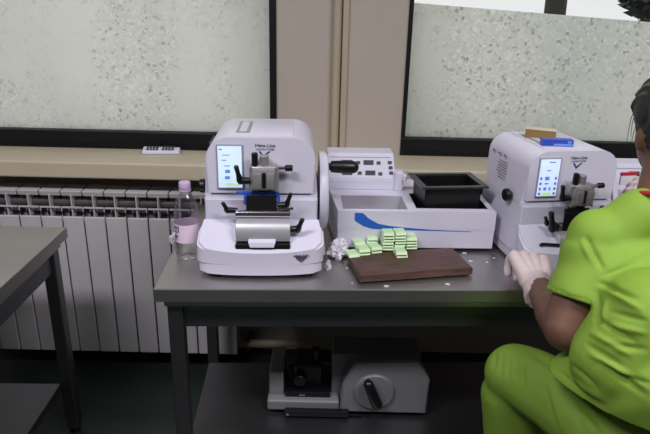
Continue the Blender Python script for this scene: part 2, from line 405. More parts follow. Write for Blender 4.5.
# ------------------------------------------------------------------ microtome
def arc(cx, cz, r, a0, a1, n):
    return [(cx+r*math.cos(R(a0+(a1-a0)*k/n)), cz+r*math.sin(R(a0+(a1-a0)*k/n))) for k in range(n+1)]
def lever(root, hub, out, tip, name='lever', s=1.):
    """hub: start point; out: elbow; tip: upturned end"""
    bm = BM(); hub, out, tip = Vector(hub), Vector(out), Vector(tip)
    tube(bm, [hub, hub.lerp(out, .8), out], [.0075*s, .0085*s, .0075*s], 14)
    mid = out.lerp(tip, .5)+Vector((0, 0, -.002))
    tube(bm, [out+Vector((0, 0, -.008*s)), out, mid, tip-Vector((0, 0, .003)), tip], [.004*s, .0085*s, .0052*s, .0055*s, .003*s], 14)
    return link(name, bm, M['black'], root, True, 50)
def microtome(loc, rz, label, busy):
    root = empty('rotary_microtome', loc, rz, label, 'microtome', 'white rotary microtomes')
    W = .150
    # base: lower skirt and sloping deck
    def outline(s, yb):
        pts = []
        for k in range(25):
            tt_ = -1+2*k/24
            x = .168*s*math.sin(PI/2*tt_) if abs(tt_) < 2 else 0
            # super-elliptic bowed front
            ang = PI/2*tt_; ca = max(math.cos(ang), 0)
            y = -.052-.05*ca**.55
            pts.append((x, y))
        return [(-.153*s, yb), (-.155*s, -.005), (-.166*s, -.035)]+pts[1:-1]+[(.166*s, -.035), (.155*s, -.005), (.153*s, yb)]
    bm = BM()
    o1 = outline(.975, .20)
    prism(bm, [Vector((x, y, .012)) for x, y in o1], (0, 0, .027), .003)
    o1 = outline(.955, .20); prism(bm, [Vector((x, y, .036)) for x, y in o1], (0, 0, .008))
    o1 = outline(1.0, .004)
    top = [bm.verts.new((x, y, .136+.60*y if y < 0 else .137)) for x, y in o1]
    bot = [bm.verts.new((x, y, .0415)) for x, y in o1]
    n = len(o1)
    for i in range(n): bm.faces.new((bot[i], bot[(i+1) % n], top[(i+1) % n], top[i]))
    bm.faces.new(bot[::-1]); tf = bm.faces.new(top)
    bmesh.ops.bevel(bm, geom=list(tf.edges), offset=.006, segments=3, affect='EDGES', clamp_overlap=True)
    base = link('base', bm, M['white'], root, True, 35)
    # logo on the front of the base
    text('lettering', 'Histo-Line', .0095, (.108, -.0965, .0665), M['ink'], base, rot=(R(90), 0, R(9)), bold=.0003)
    bm = BM()
    for a, b_ in (((.094, .062), (.122, .062)), ((.098, .058), (.118, .058)), ((.094, .062), (.108, .049)), ((.122, .062), (.108, .049)), ((.1, .0565), (.108, .051)), ((.116, .0565), (.108, .051))):
        yq = lambda x: -.0962+(x-.108)*.16
        tube(bm, [(a[0], yq(a[0]), a[1]), (b_[0], yq(b_[0]), b_[1])], .0012, 6)
    link('triangle_mark', bm, M['ink'], base)
    # housing
    def section(w0, w1, zb, zt, r):
        p = [(-w0, zb)]+[(x, z) for x, z in arc(-w1+r, zt-r, r, 180, 90, 16)]+[(x, z) for x, z in arc(w1-r, zt-r, r, 90, 0, 16)]+[(w0, zb)]
        return p
    bm = BM()
    prism(bm, [Vector((x, 0, z)) for x, z in section(.151, .143, .195, .357, .058)], (0, .262, 0), .012, 4)
    box(bm, -.149, .149, .003, .258, .17, .2)                                   # shadow gap
    prism(bm, [Vector((x, -.004, z)) for x, z in ((-.151, .0415), (-.151, .1925), (.151, .1925), (.151, .0415))], (0, .266, 0), .004, 2)
    box(bm, -.085, .085, .03, .235, .3566, .3592, .0008)                          # raised lid panel on the top
    hs = link('housing', bm, M['white'], root, True, 35)
    bm = BM(); box(bm, -.068, -.032, .05, .20, .3592, .3612, .0008); link('lid_recess', bm, M['recess'], hs)
    bm = BM(); box(bm, -.060, -.040, .06, .19, .3612, .3622); link('grip', bm, M['white'], hs)
    # screen
    bm = BM(); box(bm, -.115, -.046, -.0045, .002, .219, .340, .002); sb = link('screen_bezel', bm, M['bezel'], root)
    bm = BM(); box(bm, -.1115, -.0495, -.0055, -.004, .2235, .3355); s = link('screen', bm, M['screen'], sb)
    y = -.0058; IM = [M['icon'], M['icon2'], M['icon3']]
    def ic(x, z, w, h, mi):
        bm = BM(); box(bm, x-w/2, x+w/2, y-.0003, y+.0003, z-h/2, z+h/2); link('screen_icon', bm, IM[mi], sb)
    if busy:
        for z in (.262, .278, .246):
            ic(-.104, z, .007, .008, 1); ic(-.057, z, .007, .008, 1)
        ic(-.085, .278, .014, .011, 0); ic(-.085, .262, .012, .004, 1); ic(-.088, .246, .009, .010, 0); ic(-.073, .246, .006, .009, 0)
        ic(-.08, .231, .028, .009, 2); ic(-.104, .231, .007, .008, 1); ic(-.057, .231, .007, .008, 1); ic(-.083, .302, .014, .003, 0); ic(-.075, .327, .02, .003, 1)
    else:
        ic(-.087, .268, .013, .009, 0); ic(-.088, .251, .013, .008, 0); ic(-.095, .298, .012, .002, 1); ic(-.104, .327, .008, .003, 1)
        ic(-.075, .233, .035, .006, 2); ic(-.106, .236, .005, .007, 2); ic(-.09, .312, .02, .002, 0); ic(-.088, .283, .016, .002, 1)
    # brand lettering and mark
    text('lettering', 'Histo-Line', .0125, (.012, -.0003, .3365), M['ink'], hs, bold=.0003)
    text('lettering', 'LABORATORIES', .0068, (.012, -.0003, .3265), M['grey_ink'], hs, bold=.0003)
    bm = BM()
    prism(bm, [Vector((a, -.0006, b_)) for a, b_ in ((-.006, .3215), (.000, .3215), (.007, .311), (.0065, .303))], (0, .0008, 0))
    prism(bm, [Vector((a, -.0006, b_)) for a, b_ in ((.026, .3215), (.020, .3215), (.007, .311), (.0065, .303))], (0, .0008, 0), mi=1)
    link('triangle_mark', bm, [M['purple'], M['ink']], hs)
    # side text block (left side)
    bm = BM(); rnd = random.Random(3)
    for k in range(7):
        z = .290-k*.009; ln = rnd.uniform(.05, .075)
        for j in range(4): box(bm, -.1513, -.1508+.0006, .12+j*ln/4, .12+j*ln/4+ln/4*.8, z-.0012, z+.0012)
    link('side_lettering', bm, M['grey_ink'], hs)
    for yq in (.21, .17, .135):
        bm = BM(); box(bm, -.1513, -.1490, yq, yq+.010, .275+.03, .283+.03); link('side_symbol', bm, M['grey_ink'], hs)
    # left coarse-feed knob
    bm = BM(); cyl(bm, (-.150, .07, .205), (-.158, .07, .205), .010, 20); cyl(bm, (-.158, .07, .205), (-.174, .07, .205), .0195, 24, .003); link('feed_knob', bm, M['black'], root, True, 40)
    # hand wheel on the right
    bm = BM(); c = (.12, .178)
    tube(bm, [(x, c[0], c[1]) for x in (.150, .158, .158, .17, .181, .184, .184)], [.05, .05, .112, .113, .106, .09, .02], 48)
    hw = link('handwheel', bm, M['white'], root, True, 40)
    hy, hz = (.07, -.075) if busy else (0, 0)
    bm = BM(); tube(bm, [(x_, y_+hy, z_+hz) for x_, y_, z_ in [(.184, .125, .248), (.19, .125, .248), (.193, .125, .248), (.225, .125, .2475), (.255, .125, .247), (.266, .125, .247), (.272, .125, .247)]], [.010, .010, .0165, .0185, .0185, .015, .006], 24)
    link('handle', bm, M['black'], hw, True, 50)
    bm = BM(); hull8(bm, [(.150, .03, .012), (.178, .03, .012), (.178, .2, .012), (.150, .2, .012), (.150, .06, .075), (.172, .07, .075), (.172, .17, .075), (.150, .17, .075)], .003); link('side_foot', bm, M['basin'], root)
    # feet
    for x in (-.12, .12):
        for y_ in (-.06, .17):
            bm = BM(); cyl(bm, (x, y_, 0), (x, y_, .013), .02, 20, .001); link('foot', bm, M['black'], root, True, 40)
    # specimen clamp
    bm = BM()
    box(bm, -.006, .030, -.03, .0, .19, .225, .002, mi=1)
    box(bm, -.030, .048, -.036, .0, .222, .292, .010, 3)
    box(bm, -.022, .040, -.046, -.030, .228, .284, .005, 2)
    box(bm, -.018, .004, -.054, -.044, .234, .276, .003)
    box(bm, .016, .036, -.054, -.044, .234, .276, .003)
    box(bm, .006, .014, -.0475, -.045, .236, .276, 0, mi=1)
    for x, z in ((-.024, .286), (.042, .286), (-.024, .228), (.042, .228)): cyl(bm, (x, -.042, z), (x, -.034, z), .004, 10)
    cyl(bm, (.010, -.02, .285), (.010, -.02, .317), .0125, 20, .003)
    cl = link('specimen_clamp', bm, [M['castmetal'], M['black']], root, True, 35)
    bm = BM(); cyl(bm, (-.014, -.026, .288), (-.014, -.026, .324), .0085, 18, .002); link('clamp_screw', bm, M['black'], cl, True, 40)
    bm = BM(); cyl(bm, (.046, -.022, .283), (.066, -.022, .283), .005, 14); link('shaft', bm, M['chrome'], cl, True, 40)
    bm = BM(); cyl(bm, (.064, -.022, .283), (.084, -.022, .283), .0085, 18, .002); link('clamp_screw', bm, M['black'], cl, True, 40)
    lever(cl, (-.028, -.03, .250), (-.052, -.034, .251), (-.061, -.04, .294), s=1.15)
    # knife holder
    bm = BM()
    prof = [(-.030, .148), (-.044, .152), (-.058, .149), (-.068, .140), (-.075, .127), (-.078, .113), (-.078, .100), (-.070, .094), (-.02, .094), (-.02, .13)]
    prism(bm, [Vector((-.064, y_, z)) for y_, z in prof], (.142, 0, 0), .001, 1)
    kh = link('knife_holder', bm, M['silver'], root, True, 40)
    bm = BM(); box(bm, -.0645, .0785, -.090, -.03, .078, .096, .003); link('holder_base', bm, M['black'], kh)
    bm = BM()
    hull8(bm, [(-.026, -.098, .089), (.036, -.098, .089), (.036, -.080, .089), (-.026, -.080, .089), (-.031, -.094, .103), (.041, -.094, .103), (.041, -.080, .108), (-.031, -.080, .108)], .002)
    link('grip', bm, M['white'], kh)
    bm = BM(); cyl(bm, (-.066, -.040, .163), (.078, -.040, .163), .0105, 22, .001); cyl(bm, (-.02, -.034, .176), (.086, -.034, .176), .005, 14)
    link('clamp_bar', bm, M['chrome'], kh, True, 40)
    bm = BM(); hull8(bm, [(-.038, -.046, .166), (.043, -.046, .166), (.043, -.040, .166), (-.038, -.040, .166), (-.037, -.036, .213), (.042, -.036, .213), (.042, -.030, .213), (-.037, -.030, .213)], .001)
    link('pressure_plate', bm, M['black'], kh)
    bm = BM(); box(bm, -.042, .049, -.033, -.025, .205, .221, .002); box(bm, -.044, -.036, -.036, -.025, .186, .212, .002); box(bm, .043, .051, -.036, -.025, .182, .212, .002)
    box(bm, -.064, -.040, -.033, -.025, .212, .222, .003)
    if busy: bm.free()
    else: link('finger_guard', bm, M['blue'], kh)
    lever(kh, (-.062, -.03, .168), (-.088, -.034, .170), (-.098, -.038, .194))
    lever(kh, (.046, -.034, .184), (.068, -.038, .187), (.079, -.042, .222), s=1.05)
    lever(kh, (.078, -.055, .125), (.098, -.060, .127), (.110, -.066, .160), s=1.15)
    if busy:      # this machine stands with its specimen head and knife lowered
        cl.location = (.004, -.006, -.024)
        kh.location = (.004, -.004, -.020)
        bm = BM(); box(bm, -.046, .052, -.052, -.047, .150, .206, .002); link('pressure_plate', bm, M['black'], kh)
        lever(kh, (-.062, -.045, .165), (-.078, -.05, .160), (-.094, -.056, .215), s=1.5)
        bm = BM(); tube(bm, [(-.118, -.075, .096), (-.110, -.072, .099), (-.06, -.078, .096)], .005, 8); link('slide_rail', bm, M['black'], root, True, 40)
    return root

m1 = microtome((-.172, 1.530, .75), R(3), 'white rotary microtome with a nearly blank screen beside the plastic bottle', False)
m2 = microtome((.674, 1.585, .75), R(10), 'white rotary microtome with small boxes on its top beside the seated person', True)
m2.scale = (.91, .97, .92)

# ------------------------------------------------------------------ water bath consoles
def bath(loc, rz, label, full=True):
    root = empty('tissue_bath', loc, rz, label, 'bath console', 'white bath consoles')
    Wd, Dp, zt = .462, .33, .127
    bm = BM()
    # case as an open box with two wells: built from rails
    bx0, bx1, by0, by1 = .015, .205, .018, .145      # left basin opening
    cx0, cx1, cy0, cy1 = .232, .446, .03, .175      # right well opening
    zb = .075
    box(bm, 0, Wd, 0, Dp, .012, zb, .003)
    def rail(x0, x1, y0, y1): box(bm, x0, x1, y0, y1, zb-.004, zt)
    rail(0, Wd, 0, by0); rail(0, Wd, cy1, Dp); rail(0, bx0, by0, cy1); rail(bx1, cx0, by0, cy1); rail(cx1, Wd, by0, cy1)
    rail(bx0, bx1, by1, cy1); rail(cx0, cx1, by0, cy0)
    bmesh.ops.remove_doubles(bm, verts=bm.verts, dist=1e-5)
    for v in bm.verts:
        if v.co.x < .01: v.co.x -= .03*v.co.y/.33
    case = link('case', bm, M['white'], root)
    bm = BM()
    for a in ((bx0, bx1, by0, by1),):
        x0, x1, y0, y1 = a; d = .008
        hull8(bm, [(x0+d, y0+d, zb), (x1-d, y0+d, zb), (x1-d, y1-d, zb), (x0+d, y1-d, zb), (x0+d, y0+d, zb+.003), (x1-d, y0+d, zb+.003), (x1-d, y1-d, zb+.003), (x0+d, y1-d, zb+.003)])
        for q in (((x0, y0), (x1, y0), (x1-d, y0+d), (x0+d, y0+d)), ((x1, y0), (x1, y1), (x1-d, y1-d), (x1-d, y0+d)), ((x1, y1), (x0, y1), (x0+d, y1-d), (x1-d, y1-d)), ((x0, y1), (x0, y0), (x0+d, y0+d), (x0+d, y1-d))):
            bm.faces.new([bm.verts.new((*q[0], zt-.0005)), bm.verts.new((*q[1], zt-.0005)), bm.verts.new((*q[2], zb+.003)), bm.verts.new((*q[3], zb+.003))])
    link('basin', bm, M['basin'], case)
    bm = BM(); box(bm, cx0, cx1, cy0, cy1, zb, zb+.002)
    for a in ((cx0, cx0+.002, cy0, cy1), (cx1-.002, cx1, cy0, cy1), (cx0, cx1, cy0, cy0+.002), (cx0, cx1, cy1-.002, cy1)): box(bm, *a, zb, zt-.001)
    link('well_lining', bm, M['blacktray'], case)
    # console
    bm = BM()
    y0 = .205; cxo = -.028
    def sh_(l_): return [(a+cxo, b_, c_) for a, b_, c_ in l_]
    hull8(bm, sh_([(0, y0, zt), (.222, y0, zt), (.222, Dp, zt), (0, Dp, zt), (.0, y0, zt+.035), (.222, y0, zt+.035), (.222, Dp, zt+.035), (.0, Dp, zt+.035)]), .003)
    hull8(bm, sh_([(0, y0+.002, zt+.03), (.222, y0+.002, zt+.03), (.222, Dp, zt+.03), (0, Dp, zt+.03), (.003, y0+.035, .238), (.215, y0+.035, .238), (.215, Dp-.01, .238), (.003, Dp-.01, .238)]), .004, 3)
    cons = link('console', bm, M['white'], root)
    # control panel details on the slanted face
    n = Vector((0, -(.238-zt-.03), .033)).normalized()
    def P(u, v, o=.0006):     # u along x, v 0..1 up the slope
        return Vector((u+cxo, y0+.002+.033*v, zt+.03+(.238-zt-.03)*v))+n*o
    def patch(bm, u0, u1, v0, v1, mi=0, o=.0006):
        vs = [P(u0, v0, 0), P(u1, v0, 0), P(u1, v1, 0), P(u0, v1, 0)]
        hull8(bm, vs+[v+n*o for v in vs], mi=mi)
    bm = BM(); patch(bm, .01, .205, .84, .86, 1); patch(bm, .01, .21, .05, .07, 1)
    link('panel_lines', bm, [M['ink'], M['grey_ink']], cons)
    for u0, v0 in ((.118, .58), (.124, .2), (.05, .58), (.05, .2)):
        bm = BM(); patch(bm, u0, u0+.032, v0, v0+.17, 0, .0015); link('display', bm, M['ink'], cons)
    for u0, v0 in ((.160, .6), (.166, .2), (.196, .62), (.199, .43), (.201, .24), (.095, .6), (.10, .22)):
        bm = BM(); patch(bm, u0, u0+.012, v0, v0+.11, 0, .0025); link('button', bm, M['ink'], cons)
    # hinge block
    bm = BM(); box(bm, .190, .216, .195, .235, zt-.001, zt+.062, .004); box(bm, .214, .225, .185, .215, zt+.035, zt+.055, .003); link('hinge_block', bm, M['white'], root)
    # swoosh
    up = [(.002, .121), (.026, .121), (.045, .104), (.075, .088), (.11, .082), (.16, .077), (.24, .071), (.36, .067)]
    lo = [(.36, .0655), (.24, .068), (.16, .069), (.10, .070), (.055, .073), (.03, .080), (.010, .092), (.002, .098)]
    bm = BM(); prism(bm, [Vector((.047+x*.96, -.0006, z+.0)) for x, z in up+lo], (0, .0012, 0)); link('swoosh_print', bm, M['swoosh'], case)
    for x in (.04, .43):
        for y in (.04, .28):
            bm = BM(); cyl(bm, (x, y, 0), (x, y, .013), .014, 16, .001); link('foot', bm, M['black'], root, True, 40)
    return root
b1 = bath((.037, 1.630, .75), R(2), 'white two-well bath console with a blue swoosh between the two microtomes')
b2 = bath((.925, 1.57, .75), R(2), 'white bath console behind the seated person, right of the second microtome')

# black water tray standing in the right well
bt = empty('black_tray', (0, 0, 0), 0, 'empty black rectangular tray with a wide rim in the bath console', 'tray')
b1m = Matrix.Translation((.037, 1.630, .75)) @ Matrix.Rotation(R(2), 4, 'Z')
bt.matrix_world = b1m @ Matrix.Translation((.337, .118, .0785)) @ Matrix.Rotation(R(6), 4, 'Z')
bm = BM()
bw, bd, hh, tk = .086, .062, .106, .003
hull8(bm, [(-bw, -bd, 0), (bw, -bd, 0), (bw, bd, 0), (-bw, bd, 0), (-bw, -bd, .004), (bw, -bd, .004), (bw, bd, .004), (-bw, bd, .004)])
def wall4(bm, x0, y0, x1, y1, z0, z1, t_):
    box(bm, x0, x1, y0, y0+t_, z0, z1); box(bm, x0, x1, y1-t_, y1, z0, z1); box(bm, x0, x0+t_, y0, y1, z0, z1); box(bm, x1-t_, x1, y0, y1, z0, z1)
wall4(bm, -bw, -bd, bw, bd, .0, hh, tk)
link('basin', bm, M['blacktray'], bt)
bm = BM(); rw, rd = .102, .080
r0 = [(-rw, -rd+.003), (rw, -rd), (rw, rd), (-rw, rd)]; r1 = [(-bw+.003, -bd+.0), (bw-.003, -bd), (bw-.003, bd), (-bw+.003, bd)]
def frame_poly(bm, o, i, z0, z1):
    for k in range(4):
        a, b_, c_, d_ = o[k], o[(k+1) % 4], i[(k+1) % 4], i[k]
        hull8(bm, [(*a, z0), (*b_, z0), (*c_, z0), (*d_, z0), (*a, z1), (*b_, z1), (*c_, z1), (*d_, z1)])
frame_poly(bm, r0, r1, hh, hh+.005)
link('rim', bm, M['rim'], bt)

# ------------------------------------------------------------------ bottle
bt_p = PZ(189, 257, .75)
root = empty('water_bottle', (bt_p.x, bt_p.y, .75), R(-20), 'clear plastic bottle with a lilac cap at the left end of the table', 'bottle')
bm = BM()
prof = [(.02, .004), (.028, .0), (.033, .006), (.034, .018), (.0315, .028), (.033, .036), (.034, .05), (.034, .115), (.0335, .135), (.032, .15), (.027, .17), (.019, .186), (.0135, .194), (.0125, .203), (.0125, .212)]
n_ = 40; rings = []
for i, (r_, z_) in enumerate(prof):
    ring = []
    for k in range(n_):
        a = 2*PI*k/n_; rr = r_*(1+(.035*math.cos(5*a) if z_ < .03 else .018*math.sin(8*a+z_*60) if (z_ < .05 or .12 < z_ < .17) else 0))
        ring.append(bm.verts.new((rr*math.cos(a), rr*math.sin(a), z_)))
    rings.append(ring)
for a, d in zip(rings, rings[1:]):
    for k in range(n_): bm.faces.new((a[k], a[(k+1) % n_], d[(k+1) % n_], d[k]))
bm.faces.new(rings[0][::-1]); link('bottle_body', bm, M['pet'], root, True)
bm = BM()
for k in range(n_):
    pass
lb = []
for z_ in (.055, .108):
    lb.append([bm.verts.new((.0346*math.cos(a), .0346*math.sin(a), z_)) for a in [2*PI*k/n_ for k in range(n_)]])
for k in range(n_): bm.faces.new((lb[0][k], lb[0][(k+1) % n_], lb[1][(k+1) % n_], lb[1][k]))
lab = link('label', bm, M['label'], root, True)
bm = BM()
for j, (a0, z_, w_, h_) in enumerate(((-2.1, .098, .5, .008), (-2.1, .086, .45, .006), (-2.1, .072, .5, .010), (-1.75, .095, .12, .02), (-2.3, .062, .5, .004))):
    for q in range(6):
        a1 = a0+w_*(q/6-.5); a2 = a1+w_/6*.75
        bm.faces.new([bm.verts.new((.035*math.cos(a1), .035*math.sin(a1), z_-h_/2)), bm.verts.new((.035*math.cos(a2), .035*math.sin(a2), z_-h_/2)), bm.verts.new((.035*math.cos(a2), .035*math.sin(a2), z_+h_/2)), bm.verts.new((.035*math.cos(a1), .035*math.sin(a1), z_+h_/2))])
link('label_print', bm, M['labelink'], lab)
bm = BM(); lathe(bm, [(.0155, .205), (.016, .207), (.016, .221), (.0145, .2235)], 28); link('bottle_cap', bm, M['cap'], root, True, 40)
bm = BM(); lathe(bm, [(.016, .198), (.0165, .199), (.0165, .202), (.016, .203)], 28); link('neck_ring', bm, M['cap'], root, True, 40)

# ------------------------------------------------------------------ crumpled tissues
def crumple(name, loc, size, seed, label, cat, group=None):
    bm = BM(); bmesh.ops.create_icosphere(bm, subdivisions=5, radius=1)
    for v in bm.verts:
        d = v.co.normalized(); o = Vector((seed, seed*2, 0))
        r = .72+.55*noise.noise(d*1.7+o)+.45*abs(noise.noise(d*3.4+o))+.2*noise.noise(d*8+o)
        p = d*r; v.co = Vector((p.x*size[0], p.y*size[1], max(p.z*size[2], -size[2]*.55)))
    z0 = min(v.co.z for v in bm.verts)
    for v in bm.verts: v.co.z -= z0
    o = link(name, bm, M['tissue'], None, True, 50); o.location = loc
    return tag(o, label, cat, group)
p = PZ(338, 256, .75); crumple('crumpled_glove', (p.x, p.y, .7505), (.031, .038, .036), 3.3, 'crumpled white glove between the left microtome and the wooden board', 'glove')
p = PZ(329, 268, .75); crumple('paper_scrap', (p.x-.003, p.y-.003, .7505), (.010, .018, .014), 9.1, 'small white paper scrap lying in front of the crumpled glove', 'scrap')
p = PZ(174, 243, .75); crumple('paper_scrap', (p.x, p.y, .7505), (.014, .014, .02), 5.2, 'small white paper scrap behind the clear plastic bottle', 'scrap')

# ------------------------------------------------------------------ wooden board and cassettes
pts = [PZ(361, 276, .775), PZ(474, 268, .775), PZ(452, 246, .775), PZ(346, 254, .775)]
cen = sum(pts, Vector())/4; ang = math.atan2((pts[1]-pts[0]).y, (pts[1]-pts[0]).x)
Lb = (pts[1]-pts[0]).length; Db = .145
brd = empty('wooden_board', (cen.x, cen.y, .75), ang, 'dark stained wooden board lying in front of the bath console', 'board')
bm = BM(); box(bm, -Lb/2, Lb/2, -Db/2, Db/2, .004, .024, .003); link('board', bm, M['wood'], brd)
for s in (-1, 1):
    bm = BM(); box(bm, s*Lb*.38-.012, s*Lb*.38+.012, -Db/2+.01, Db/2-.01, 0, .005); link('batten', bm, M['wood'], brd)
bmm = Matrix.Translation((cen.x, cen.y, .75)) @ Matrix.Rotation(ang, 4, 'Z')

def cassette_mesh():
    bm = BM(); w, d, h = .0158, .0215, .0068
    hull8(bm, [(-w, -d, 0), (w, -d, 0), (w, d, 0), (-w, d, 0), (-w, -d+.007, h), (w, -d+.007, h), (w, d, h), (-w, d, h)], .0006, 1)
    box(bm, -w+.002, w-.002, -d+.010, d-.003, h, h+.0012, .0004, 1)
    for k in range(5):
        box(bm, -w+.0045, w-.0045, -d+.0125+k*.0045, -d+.0145+k*.0045, h+.0012, h+.0018, 0, mi=1)
    me = bpy.data.meshes.new('tissue_cassette'); bmesh.ops.recalc_face_normals(bm, faces=bm.faces); bm.to_mesh(me); bm.free()
    return me
cme = cassette_mesh(); cme.materials.append(M['cassette']); cme.materials.append(M['cassette2'])
stacks = []   # px, py of front-bottom, layers, yaw, pile
GR = 'pale green tissue cassettes piled on the board'
def stack(px, py, n, yaw, lab, z=.7745, dz=.0088):
    p = PZ(px, py, z)
    for k in range(n):
        o = bpy.data.objects.new('tissue_cassette', cme); col.objects.link(o)
        jit = random.uniform(-.0015, .0015)
        o.location = (p.x+jit, p.y+jit*.7, z+k*dz); o.rotation_euler = (0, 0, ang+yaw+R(random.uniform(-3, 3)))
        lvl = 'topmost' if k == n-1 else ('lowest' if k == 0 else 'middle')
        tag(o, f'pale green tissue cassette, {lvl} in {lab}' if n > 1 else f'pale green tissue cassette, {lab}', 'tissue cassette', GR)
stack(387, 247.5, 6, R(-6), 'the left stack of the taller right pile')
stack(398.5, 247, 6, R(-6), 'the middle stack of the taller right pile')
stack(410, 246.5, 4, R(-6), 'the right stack of the taller right pile')
stack(400, 255, 2, R(-4), 'the low stack in front of the taller right pile')
stack(374, 250.5, 2, R(4), 'the front right stack of the left pile')
stack(363, 252.5, 2, R(2), 'the front middle stack of the left pile')
stack(352.5, 254.5, 1, R(8), 'lying flat at the front left corner of the board')
stack(359, 245.5, 2, R(0), 'the back left stack of the left pile')
stack(371, 243.5, 3, R(-4), 'the back right stack of the left pile')

# wax flakes and one plain white fleck on the table top
for i, (px, py, s) in enumerate(((464.5, 253, .005), (471, 261, .0045), (347, 268, .003), (386, 286, .006), (448, 284, .005), (352, 283, .002), (487, 262, .003), (494, 258, .0025))):
    p = PZ(px, py, .751)
    bm = BM(); n = 7
    for k in range(1):
        poly = [Vector((math.cos(2*PI*j/n)*s*random.uniform(.8, 1.7), math.sin(2*PI*j/n)*s*random.uniform(.5, 1), 0)) for j in range(n)]
        prism(bm, poly, (0, 0, .0012))
    o = link('wax_flake', bm, M['wax']); o.location = (p.x, p.y, .7503)
    tag(o, ['white wax flake at the back right of the wooden board', 'white wax flake off the right end of the wooden board', 'tiny white wax flake left of the wooden board', 'white fleck in front of the wooden board near the left microtome', 'white wax flake in front of the right end of the wooden board', 'tiny white wax flake at the table edge left of the board', 'small white wax flake beside the gloved hand', 'tiny white wax flake just behind the gloved hand'][i], 'wax flake', 'wax flakes on the steel table')

# ------------------------------------------------------------------ boxes on the second microtome
m2m = Matrix.Translation((.668, 1.578, .75)) @ Matrix.Rotation(R(9), 4, 'Z')
ztop = .75+.3592*.92
def boxthing(name, px, py, yaw, sx, sy, h, z, label, cat):
    p = PZ(px, py, z); e = empty(name, (p.x, p.y, z), R(yaw), label, cat); return e
e = boxthing('cardboard_box', 537, 140, -22, .08, .04, .02, ztop, 'small brown cardboard box on the right microtome', 'box')
e.location = (PZ(540, 138, ztop).x, PZ(540, 138, ztop).y, ztop+.0002)
bm = BM(); box(bm, -.042, .042, -.018, .02, 0, .026, .0008); link('carton', bm, M['cardboard'], e)
bm = BM(); box(bm, -.0422, .0422, -.0182, .0202, .0255, .0268, .0003); link('lid', bm, M['cardtop'], e)
e = boxthing('slide_box', 557, 146, -4, .08, .03, .015, ztop, 'small blue printed box in front of the brown cardboard box', 'box')
e.location = (PZ(556, 145.5, ztop).x, PZ(556, 145.5, ztop).y, ztop+.0002)
bm = BM(); box(bm, -.042, .042, -.014, .012, 0, .019, .0008); link('carton', bm, M['bluebox'], e)
bm = BM(); box(bm, -.01, .040, -.0144, -.0138, .002, .008); box(bm, .026, .036, -.0144, -.0138, .010, .016); link('print', bm, M['bluelight'], e)

# remote control on the sill
p = PZ(162, 153.5, .885)
e = empty('remote_control', (p.x, p.y, .8853), R(6), 'pale grey remote control lying on the window sill', 'remote control')
bm = BM(); hull8(bm, [(-.072, -.02, 0), (.07, -.02, 0), (.07, .02, 0), (-.072, .02, 0), (-.070, -.018, .014), (.066, -.018, .012), (.066, .02, .020), (-.070, .02, .024)], .004, 3); link('case', bm, M['white'], e, True, 40)
bm = BM()
for k in range(9):
    for j in range(2):
        x = -.055+k*.0115
        if k == 4: continue
        hull8(bm, [(x, -.012+j*.015, .0155+j*.005), (x+.008, -.012+j*.015, .015+j*.005), (x+.008, -.003+j*.015, .0185+j*.005), (x, -.003+j*.015, .019+j*.005), (x, -.012+j*.015, .0175+j*.005), (x+.008, -.012+j*.015, .017+j*.005), (x+.008, -.003+j*.015, .0205+j*.005), (x, -.003+j*.015, .021+j*.005)])
link('buttons', bm, M['ink'], e)

# ------------------------------------------------------------------ old microtome on the lower shelf
Yo = 1.56
base_p = PY(340, 422, Yo)
old = empty('old_microtome', (base_p.x, Yo, .2203), 0, 'old grey rotary microtome with a round handwheel on the lower shelf under the table', 'microtome')
def Q(px, py, y=Yo): v = PY(px, py, y); return Vector((v.x-base_p.x, v.y-Yo, v.z-.2203))
zf = Q(340, 422).z
def lift(v): return Vector((v.x, v.y, max(v.z, .012)))
outl = [lift(Q(*a)) for a in ((339, 423), (425, 420), (430, 381), (418, 361), (356, 362), (343, 384))]
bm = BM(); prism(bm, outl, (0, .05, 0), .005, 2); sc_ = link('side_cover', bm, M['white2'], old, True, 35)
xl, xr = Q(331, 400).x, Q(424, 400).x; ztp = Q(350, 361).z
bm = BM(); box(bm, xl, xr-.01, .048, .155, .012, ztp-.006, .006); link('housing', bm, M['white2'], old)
c0 = Q(374, 391); bm = BM()
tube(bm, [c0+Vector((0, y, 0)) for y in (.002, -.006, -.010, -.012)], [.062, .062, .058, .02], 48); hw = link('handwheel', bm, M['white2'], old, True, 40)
a0, a1 = Q(368, 378), Q(376, 398)
bm = BM(); cap(bm, a0+Vector((0, -.035, 0)), .016, a1+Vector((0, -.030, 0)), .0175); cyl(bm, a1+Vector((0, -.03, 0)), a1+Vector((0, -.005, 0)), .008); cyl(bm, a0+Vector((0, -.03, 0)), a0+Vector((0, -.005, 0)), .006); link('handle', bm, M['black'], hw, True, 50)
s0, s1 = Q(347, 414.5), Q(362, 420.5)
bm = BM(); box(bm, s0.x, s1.x, -.014, .002, s1.z, s1.z+.018, .003); link('lock_lever', bm, M['black'], old)
xb0, xb1 = Q(267, 410).x, Q(339, 410).x
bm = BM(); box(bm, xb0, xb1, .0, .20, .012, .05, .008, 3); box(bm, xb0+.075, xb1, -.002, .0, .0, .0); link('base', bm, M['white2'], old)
bm = BM(); box(bm, xb0+.004, xb0+.05, .03, .17, .048, .135, .006); link('base_column', bm, M['castmetal'], old)
bm = BM(); box(bm, xb0+.055, xl-.002, .02, .18, .048, .068, .002); box(bm, xb0+.08, xl-.03, .05, .15, .066, .15, .01); cyl(bm, (xl-.05, .08, .14), (xl-.05, .08, .19), .014, 16, .002); cyl(bm, (xb0+.1, .03, .1), (xb0+.1, .1, .1), .02, 16, .002)
link('knife_block', bm, M['black'], old)
bm = BM(); box(bm, xb0+.10, xb0+.118, .018, .0202, .056, .0605); link('metal_plate', bm, M['chrome'], old)
